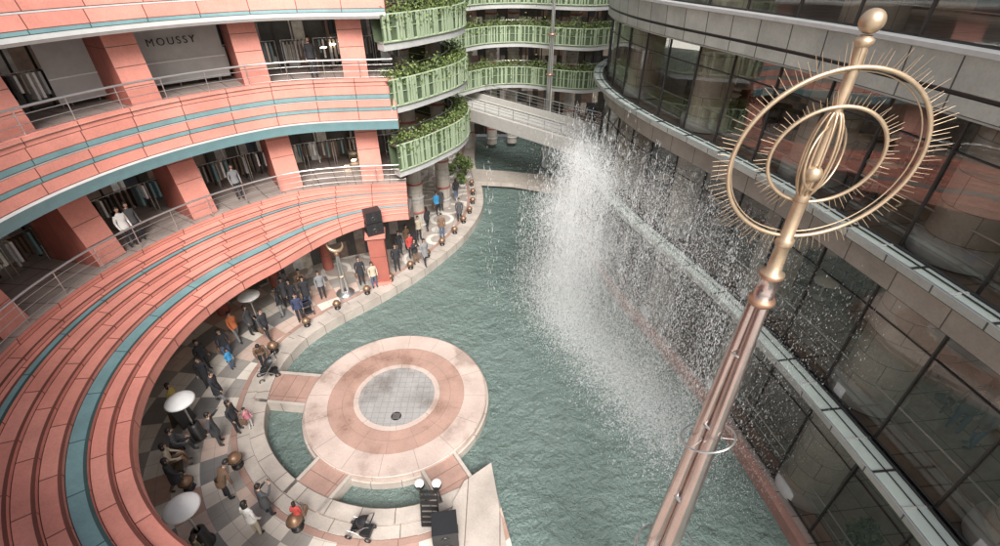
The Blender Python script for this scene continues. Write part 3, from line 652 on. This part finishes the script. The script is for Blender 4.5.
# ------------------------------------------------------------ people
skin=mat('skin',(.50,.31,.22),.55,var=.08); hairm=mat('black_hair',(.018,.014,.012),.5,var=.2); eye=mat('eye_dark',(.02,.015,.012),.3); lip=mat('lip',(.35,.12,.10),.5); shoe=mat('shoe',(.03,.028,.026),.5)
def cl(n,c): return mat('cloth_'+n,c,.85,var=.18,scale=6)
CL={'black':cl('black',(.03,.03,.035)),'navy':cl('navy',(.04,.05,.10)),'grey':cl('grey',(.22,.22,.23)),'char':cl('charcoal',(.075,.075,.08)),'beige':cl('beige',(.50,.43,.33)),'white':cl('white',(.70,.68,.65)),'orange':cl('orange',(.65,.20,.08)),'blue':cl('blue',(.06,.32,.6)),'pink':cl('pink',(.62,.24,.28)),'brown':cl('brown',(.18,.11,.07)),'jean':cl('denim',(.08,.12,.2)),'yellow':cl('yellow',(.55,.42,.12)),'green':cl('olive',(.15,.16,.09)),'red':cl('red',(.5,.07,.06))}
def skel(pose):
    J={}
    J['pel']=((0,0,.95),(.16,.115),'p'); J['sp']=((0,0,1.12),(.14,.105),'t'); J['ch']=((0,0,1.30),(.165,.115),'t'); J['nb']=((0,0,1.45),(.075,.07),'t'); J['nt']=((0,.015,1.55),(.052,.052),'s')
    arms={'stand':[((.235,-.02,1.14),(.225,.09,.90),(.22,.14,.81))]*2,
          'walk':[((.235,.08,1.16),(.22,.25,.97),(.21,.31,.90)),((.235,-.11,1.16),(.225,-.15,.91),(.22,-.15,.82))],
          'photo':[((.24,.12,1.20),(.13,.33,1.40),(.07,.37,1.48))]*2,
          'out':[((.42,.03,1.30),(.66,.08,1.42),(.76,.10,1.46)),((.38,.04,1.22),(.60,.12,1.18),(.69,.15,1.16))],
          'sit':[((.22,.08,1.15),(.17,.3,1.02),(.12,.37,1.0))]*2,
          'bend':[((.23,.15,1.1),(.18,.3,.9),(.16,.34,.82))]*2}[pose]
    legs={'stand':[((.10,.02,.50),(.105,-.01,.09),(.12,.14,.045))]*2,
          'walk':[((.10,.17,.52),(.10,.27,.10),(.10,.42,.07)),((.10,-.06,.49),(.10,-.30,.15),(.10,-.17,.05))],
          'sit':[((.12,.42,.95),(.12,.44,.52),(.13,.58,.475))]*2}.get(pose) or [((.10,.03,.50),(.12,0,.09),(.14,.15,.045)),((.10,.03,.50),(.13,-.02,.09),(.16,.12,.045))]
    for i,s_ in enumerate((1,-1)):
        f=lambda p:(p[0]*s_,p[1],p[2])
        e,w_,h=arms[i]; k,an,to_=legs[i]
        J['sh%d'%i]=((.175*s_,0,1.39),(.068,.068),'t'); J['el%d'%i]=(f(e),(.05,.05),'t'); J['wr%d'%i]=(f(w_),(.034,.034),'t'); J['ha%d'%i]=(f(h),(.036,.026),'s')
        J['hi%d'%i]=((.09*s_,.0,.88),(.098,.10),'p'); J['kn%d'%i]=(f(k),(.066,.07),'p'); J['an%d'%i]=(f(an),(.048,.048),'p'); J['to%d'%i]=(f(to_),(.042,.035),'b')
    B=[('pel','sp','p'),('sp','ch','t'),('ch','nb','t'),('nb','nt','s')]
    for i in '01': B+= [('ch','sh'+i,'t'),('sh'+i,'el'+i,'t'),('el'+i,'wr'+i,'t'),('wr'+i,'ha'+i,'s'),('pel','hi'+i,'p'),('hi'+i,'kn'+i,'p'),('kn'+i,'an'+i,'p'),('an'+i,'to'+i,'b')]
    return J,B
def segd(p,a,b_):
    ab=b_-a; t=max(0,min(1,(p-a).dot(ab)/ab.length_squared)); return (p-a-ab*t).length
LAB={'s':0,'t':1,'p':2,'b':3}
_cache={}
def body(pose,longcoat,longhair):
    key=(pose,longcoat,longhair)
    if key in _cache: return _cache[key]
    J,B=skel(pose); names=list(J); me=bpy.data.meshes.new('skel'); P0={k:Vector(J[k][0]) for k in J}
    if pose=='bend':
        Mx=Matrix.Rotation(rad(-32),3,'X')
        for k in P0:
            if k in('sp','ch','nb','nt') or k[:2] in('sh','el','wr','ha'): P0[k]=Vector((0,0,.95))+Mx@(P0[k]-Vector((0,0,.95)))
    me.from_pydata([P0[k] for k in names],[(names.index(a),names.index(b_)) for a,b_,_ in B],[])
    o=bpy.data.objects.new('skel',me); bpy.context.collection.objects.link(o)
    md=o.modifiers.new('s','SKIN'); md.use_smooth_shade=True
    for i,k in enumerate(names):
        me.skin_vertices[0].data[i].radius=J[k][1]; me.skin_vertices[0].data[i].use_root=(k=='pel')
    sb=o.modifiers.new('u','SUBSURF'); sb.levels=1; sb.render_levels=1
    dg=bpy.context.evaluated_depsgraph_get(); ev=bpy.data.meshes.new_from_object(o.evaluated_get(dg))
    s=MB(); 
    mats=[skin,'T','P',shoe,hairm,eye,lip]
    verts=[v.co.copy() for v in ev.vertices]
    s.mats=mats[:]
    for p in ev.polygons:
        c=p.center; best=min(B,key=lambda e:segd(c,P0[e[0]],P0[e[1]]) - (.03 if e[2]=='t' else 0)); lab=LAB[best[2]]
        if best[2]=='p' and best[0]=='pel' and pose!='sit': lab=1
        if longcoat and pose!='sit' and c.z>.62 and lab==2: lab=1
        s.f.append(tuple(p.vertices)); s.m.append(lab); s.u.append([(0,0)]*len(p.vertices)); s.s.append(True)
    s.v=[tuple(v) for v in verts]
    bpy.data.objects.remove(o)
    if pose!='sit':
        zb=.62 if longcoat else .84; rows=[]
        for z,rx,ry in ((1.12,.150,.118),(1.0,.172,.135),(.9,.188,.148),(zb,.20 if longcoat else .192,.165 if longcoat else .15)):
            rows.append([(rx*math.cos(2*math.pi*k/18),ry*math.sin(2*math.pi*k/18),z) for k in range(18)])
        s.grid(rows,'T',closed=True)
    hr=Matrix.Rotation(rad(-32),3,'X') if pose=='bend' else Matrix.Identity(3); hc=P0['nt']+hr@Vector((0,.02,.115)); h=lambda *v:hc+hr@Vector(v)
    rows=[]
    for j in range(11):
        t=math.pi*j/10; row=[]
        for k in range(16):
            a=2*math.pi*k/16; z=.12*math.cos(t); w0=math.sin(t)*(.078 if z>-.04 else .078*(1+ (z+.04)*3.2)); x=w0*math.cos(a); y=w0*1.22*math.sin(a)
            if abs(a-math.pi/2)<.25 and -.05<z<.02: y+=.018 if z<-.0 else .008
            row.append(h(x,y,z))
        rows.append(row)
    s.grid(rows,skin,closed=True)
    s.tube([h(0,.088,.015),h(0,.108,-.022),h(0,.09,-.032)],[.008,.014,.01],skin,6)
    for sx in(-1,1):
        s.sph(h(sx*.03,.087,.012),.011,eye,6); s.tube([h(sx*.018,.093,.034),h(sx*.046,.084,.036)],.005,hairm,4); s.sph(h(sx*.08,.0,-.005),.022,skin,8,(.45,1,1.3))
    s.tube([h(-.022,.084,-.062),h(0,.090,-.06),h(.022,.084,-.062)],.006,lip,5)
    rows=[]
    for j in range(8):
        t=math.pi*.62*j/7; row=[]
        for k in range(18):
            a=2*math.pi*k/18; f=1.0 if math.sin(a)<.35 else .62; tt=t*f
            row.append(h(.088*math.sin(tt)*math.cos(a),-.006+.106*math.sin(tt)*math.sin(a),.006+.13*math.cos(tt)+(-.11 if longhair and j==7 and f==1.0 else 0)))
        rows.append(row)
    s.grid(rows,hairm,closed=True)
    for i in (0,1):
        w_=P0['wr%d'%i]; ha=P0['ha%d'%i]; d=(ha-w_).normalized(); side=d.cross(Vector((1,0,0))) ; side=side.normalized() if side.length>.1 else Vector((0,1,0)); nrm=d.cross(side).normalized()
        for q,L in enumerate((.065,.075,.07,.055)):
            b0=ha+side*(-.024+.016*q)+d*.01; s.tube([b0,b0+d*L*.5+nrm*.003,b0+d*L*.85+nrm*.016],[.009,.0085,.006],skin,5)
        b0=w_+(ha-w_)*.5+side*-.025; s.tube([b0,b0+d*.03-side*.022,b0+d*.055-side*.026],[.011,.010,.007],skin,5)
    if pose=='photo': s.box(P0['ha0'].lerp(P0['ha1'],.5)+Vector((0,.03,.03)),(.12,.02,.07),hairm)
    _cache[key]=s; return s
def person(x,y,face,top,bot,pose='stand',h=1.88,lc=False,lh=False,z=0,bag=None):
    s=body(pose,lc,lh); me=bpy.data.meshes.new('person'); me.from_pydata(s.v,[],s.f)
    for m in s.mats: me.materials.append(CL[top] if m=='T' else CL[bot] if m=='P' else m)
    me.polygons.foreach_set('material_index',s.m); me.polygons.foreach_set('use_smooth',s.s); me.update()
    o=bpy.data.objects.new('person',me); bpy.context.collection.objects.link(o); k=h/1.79
    o.location=(x,y,z-(.49*k if pose=='sit' else 0)+.004+(0 if pose!='sit' else .02)); o.rotation_euler=(0,0,rad(face-90)); o.scale=(k,k*U(.97,1.05),k)
    if bag:
        bm_=MB(); r=Matrix.Rotation(rad(face-90),3,'Z'); c=Vector((x,y,z))+r@Vector((.27,.05,.72)); bm_.box(c,(.1,.28,.24),CL[bag],rad(face-90)); bm_.tube([c+r@Vector((0,-.1,.12)),c+r@Vector((-.04,0,.5)),c+r@Vector((0,.1,.12))],.012,CL[bag],5)
        b_=bm_.build('shoulder_bag'); b_.parent=o; b_.matrix_parent_inverse=(Matrix.Translation(o.location)@o.rotation_euler.to_matrix().to_4x4()@Matrix.Diagonal((k,o.scale[1],k,1))).inverted()
def bench(x,y,a,L=1.5):
    s=MB(); Mx=Matrix.Rotation(a,3,'Z')
    for k in range(4): s.box(Vector((x,y,.45))+Mx@Vector((0,-.17+.115*k,0)),(L,.095,.05),M['brown'],a)
    for sx in(-1,1):
        for sy in (-.15,.15): s.box(Vector((x,y,.21))+Mx@Vector((sx*L*.42,sy,0)),(.06,.06,.42),M['blackm'],a)
        s.box(Vector((x,y,.3))+Mx@Vector((sx*L*.42,0,0)),(.05,.28,.04),M['blackm'],a)
    s.build('park_bench')
PP=[(-13.3,12.9,10,'yellow','black','stand'),(-13.5,15.4,-20,'black','black','stand'),(-12.9,16.2,-60,'black','jean','walk'),(-12.9,14.4,-70,'black','black','stand'),(-12.4,15.5,-10,'blue','jean','stand'),
(-13.0,17.4,-30,'orange','grey','walk'),(-12.5,17.9,-10,'char','black','stand'),(-11.57,17.56,-30,'black','black','walk'),(-11.5,19.3,200,'black','grey','stand'),(-11.6,20.2,-50,'char','black','stand'),(-11.1,20.0,-80,'black','black','stand'),(-10.9,20.9,-60,'brown','black','photo'),(-10.5,20.3,-60,'black','jean','stand'),(-10.4,18.9,-60,'navy','black','stand'),(-9.87,20.9,-60,'grey','black','stand'),
(-10.97,11.45,20,'char','char','out'),(-10.52,12.05,0,'black','black','stand'),(-10.1,12.2,-10,'pink','white','stand'),(-11.4,9.5,40,'black','brown','walk'),
(-9.59,9.21,60,'brown','black','bend'),(-8.03,8.0,70,'white','beige','stand'),(-7.9,8.64,60,'char','black','photo'),(-6.74,8.35,90,'red','black','stand'),(-9.1,7.0,60,'green','black','stand'),
(-6.75,29.67,-60,'black','black','walk'),(-6.0,29.4,-30,'navy','black','stand'),(-6.35,30.5,-50,'char','jean','stand'),(-6.35,25.4,-50,'black','black','stand'),(-6.0,26.1,-40,'brown','black','stand'),(-5.6,25.1,-50,'red','black','stand'),(-4.6,24.3,-60,'grey','black','walk'),(-5.9,30.9,-40,'black','jean','stand'),(-4.63,31.1,-60,'blue','black','walk'),(-4.38,31.6,-60,'char','black','stand'),(-6.2,23.6,-70,'black','black','stand'),(-10.9,15.6,-60,'brown','black','bend'),(-11.9,20.9,-40,'grey','black','stand'),(-5.4,27.3,-60,'beige','black','stand'),(-5.0,28.6,120,'black','black','walk'),(-2.9,30.0,-80,'char','black','stand'),(-3.4,33.5,100,'black','jean','walk'),(-3.9,27.6,-70,'brown','jean','stand'),(-8.0,22.2,-60,'black','black','stand'),
(-5.2,24.4,-50,'black','brown','photo'),(-7.2,21.9,-60,'beige','jean','stand'),(-11.9,13.5,0,'black','grey','walk')]
for i,(x,y,f,t,b_,po) in enumerate(PP):
    kid=t in('blue','pink','red') and y<17
    person(x,y,f,t,b_,po,h=1.25 if kid else U(1.78,1.98),lc=(i%3==0),lh=(i%2==0),bag=('brown' if i%5==2 and po!='out' else None))
bench(-12.1,10.6,rad(-60)); person(-12.0,10.75,30,'char','black','sit',z=.475); person(-11.85,10.1,30,'beige','brown','sit',z=.475,lh=True)
for a,r,z,t in ((160,12.6,5.5,'white'),(158,12.7,5.5,'char'),(163,13,5.5,'navy'),(136,13,5.5,'grey'),(114,12.9,10.8,'black'),(172,13.2,10.8,'black')):
    person(C.x+r*math.cos(rad(a)),C.y+r*math.sin(rad(a)),a+180,t,'black','stand',z=z)
for Y,z,t in ((10.2,5.0,'black'),(8,5.0,'char'),(7.4,5.0,'grey'),(5.9,0,'black'),(14.5,5,'navy')):
    q=atF(Y,2.4); person(q.x,q.y,U(0,360),t,'jean','stand',z=z)
# ------------------------------------------------------------ world, sun, camera
w=bpy.data.worlds.new("World"); sc.world=w; w.use_nodes=True; nt=w.node_tree; bg=nt.nodes['Background']
sky=N(nt,'ShaderNodeTexSky',sky_type='NISHITA'); sky.sun_disc=False; EL,AZ=46,168; sky.sun_elevation=rad(EL); sky.sun_rotation=rad(AZ); sky.air_density=1.6; sky.dust_density=6; sky.ozone_density=1.5
hs=N(nt,'ShaderNodeHueSaturation'); hs.inputs['Saturation'].default_value=.5; nt.links.new(sky.outputs[0],hs.inputs['Color']); nt.links.new(hs.outputs[0],bg.inputs[0]); bg.inputs[1].default_value=.15
L=bpy.data.lights.new('sun','SUN'); L.energy=5; L.angle=rad(30); L.color=(1,.985,.965); lo=bpy.data.objects.new('sun',L); bpy.context.collection.objects.link(lo)
el=rad(EL); az_=rad(AZ); dv=Vector((math.sin(az_)*math.cos(el),math.cos(az_)*math.cos(el),math.sin(el))); lo.rotation_euler=dv.to_track_quat('Z','Y').to_euler(); lo.location=(0,0,40)
c=bpy.data.cameras.new('camera'); c.lens=16.9; c.clip_end=2000; co=bpy.data.objects.new('camera',c); bpy.context.collection.objects.link(co)
co.location=(0,0,16); co.rotation_euler=(rad(55.6),0,0); sc.camera=co
sc.view_settings.view_transform='Standard'; sc.view_settings.look='None'; sc.view_settings.exposure=0
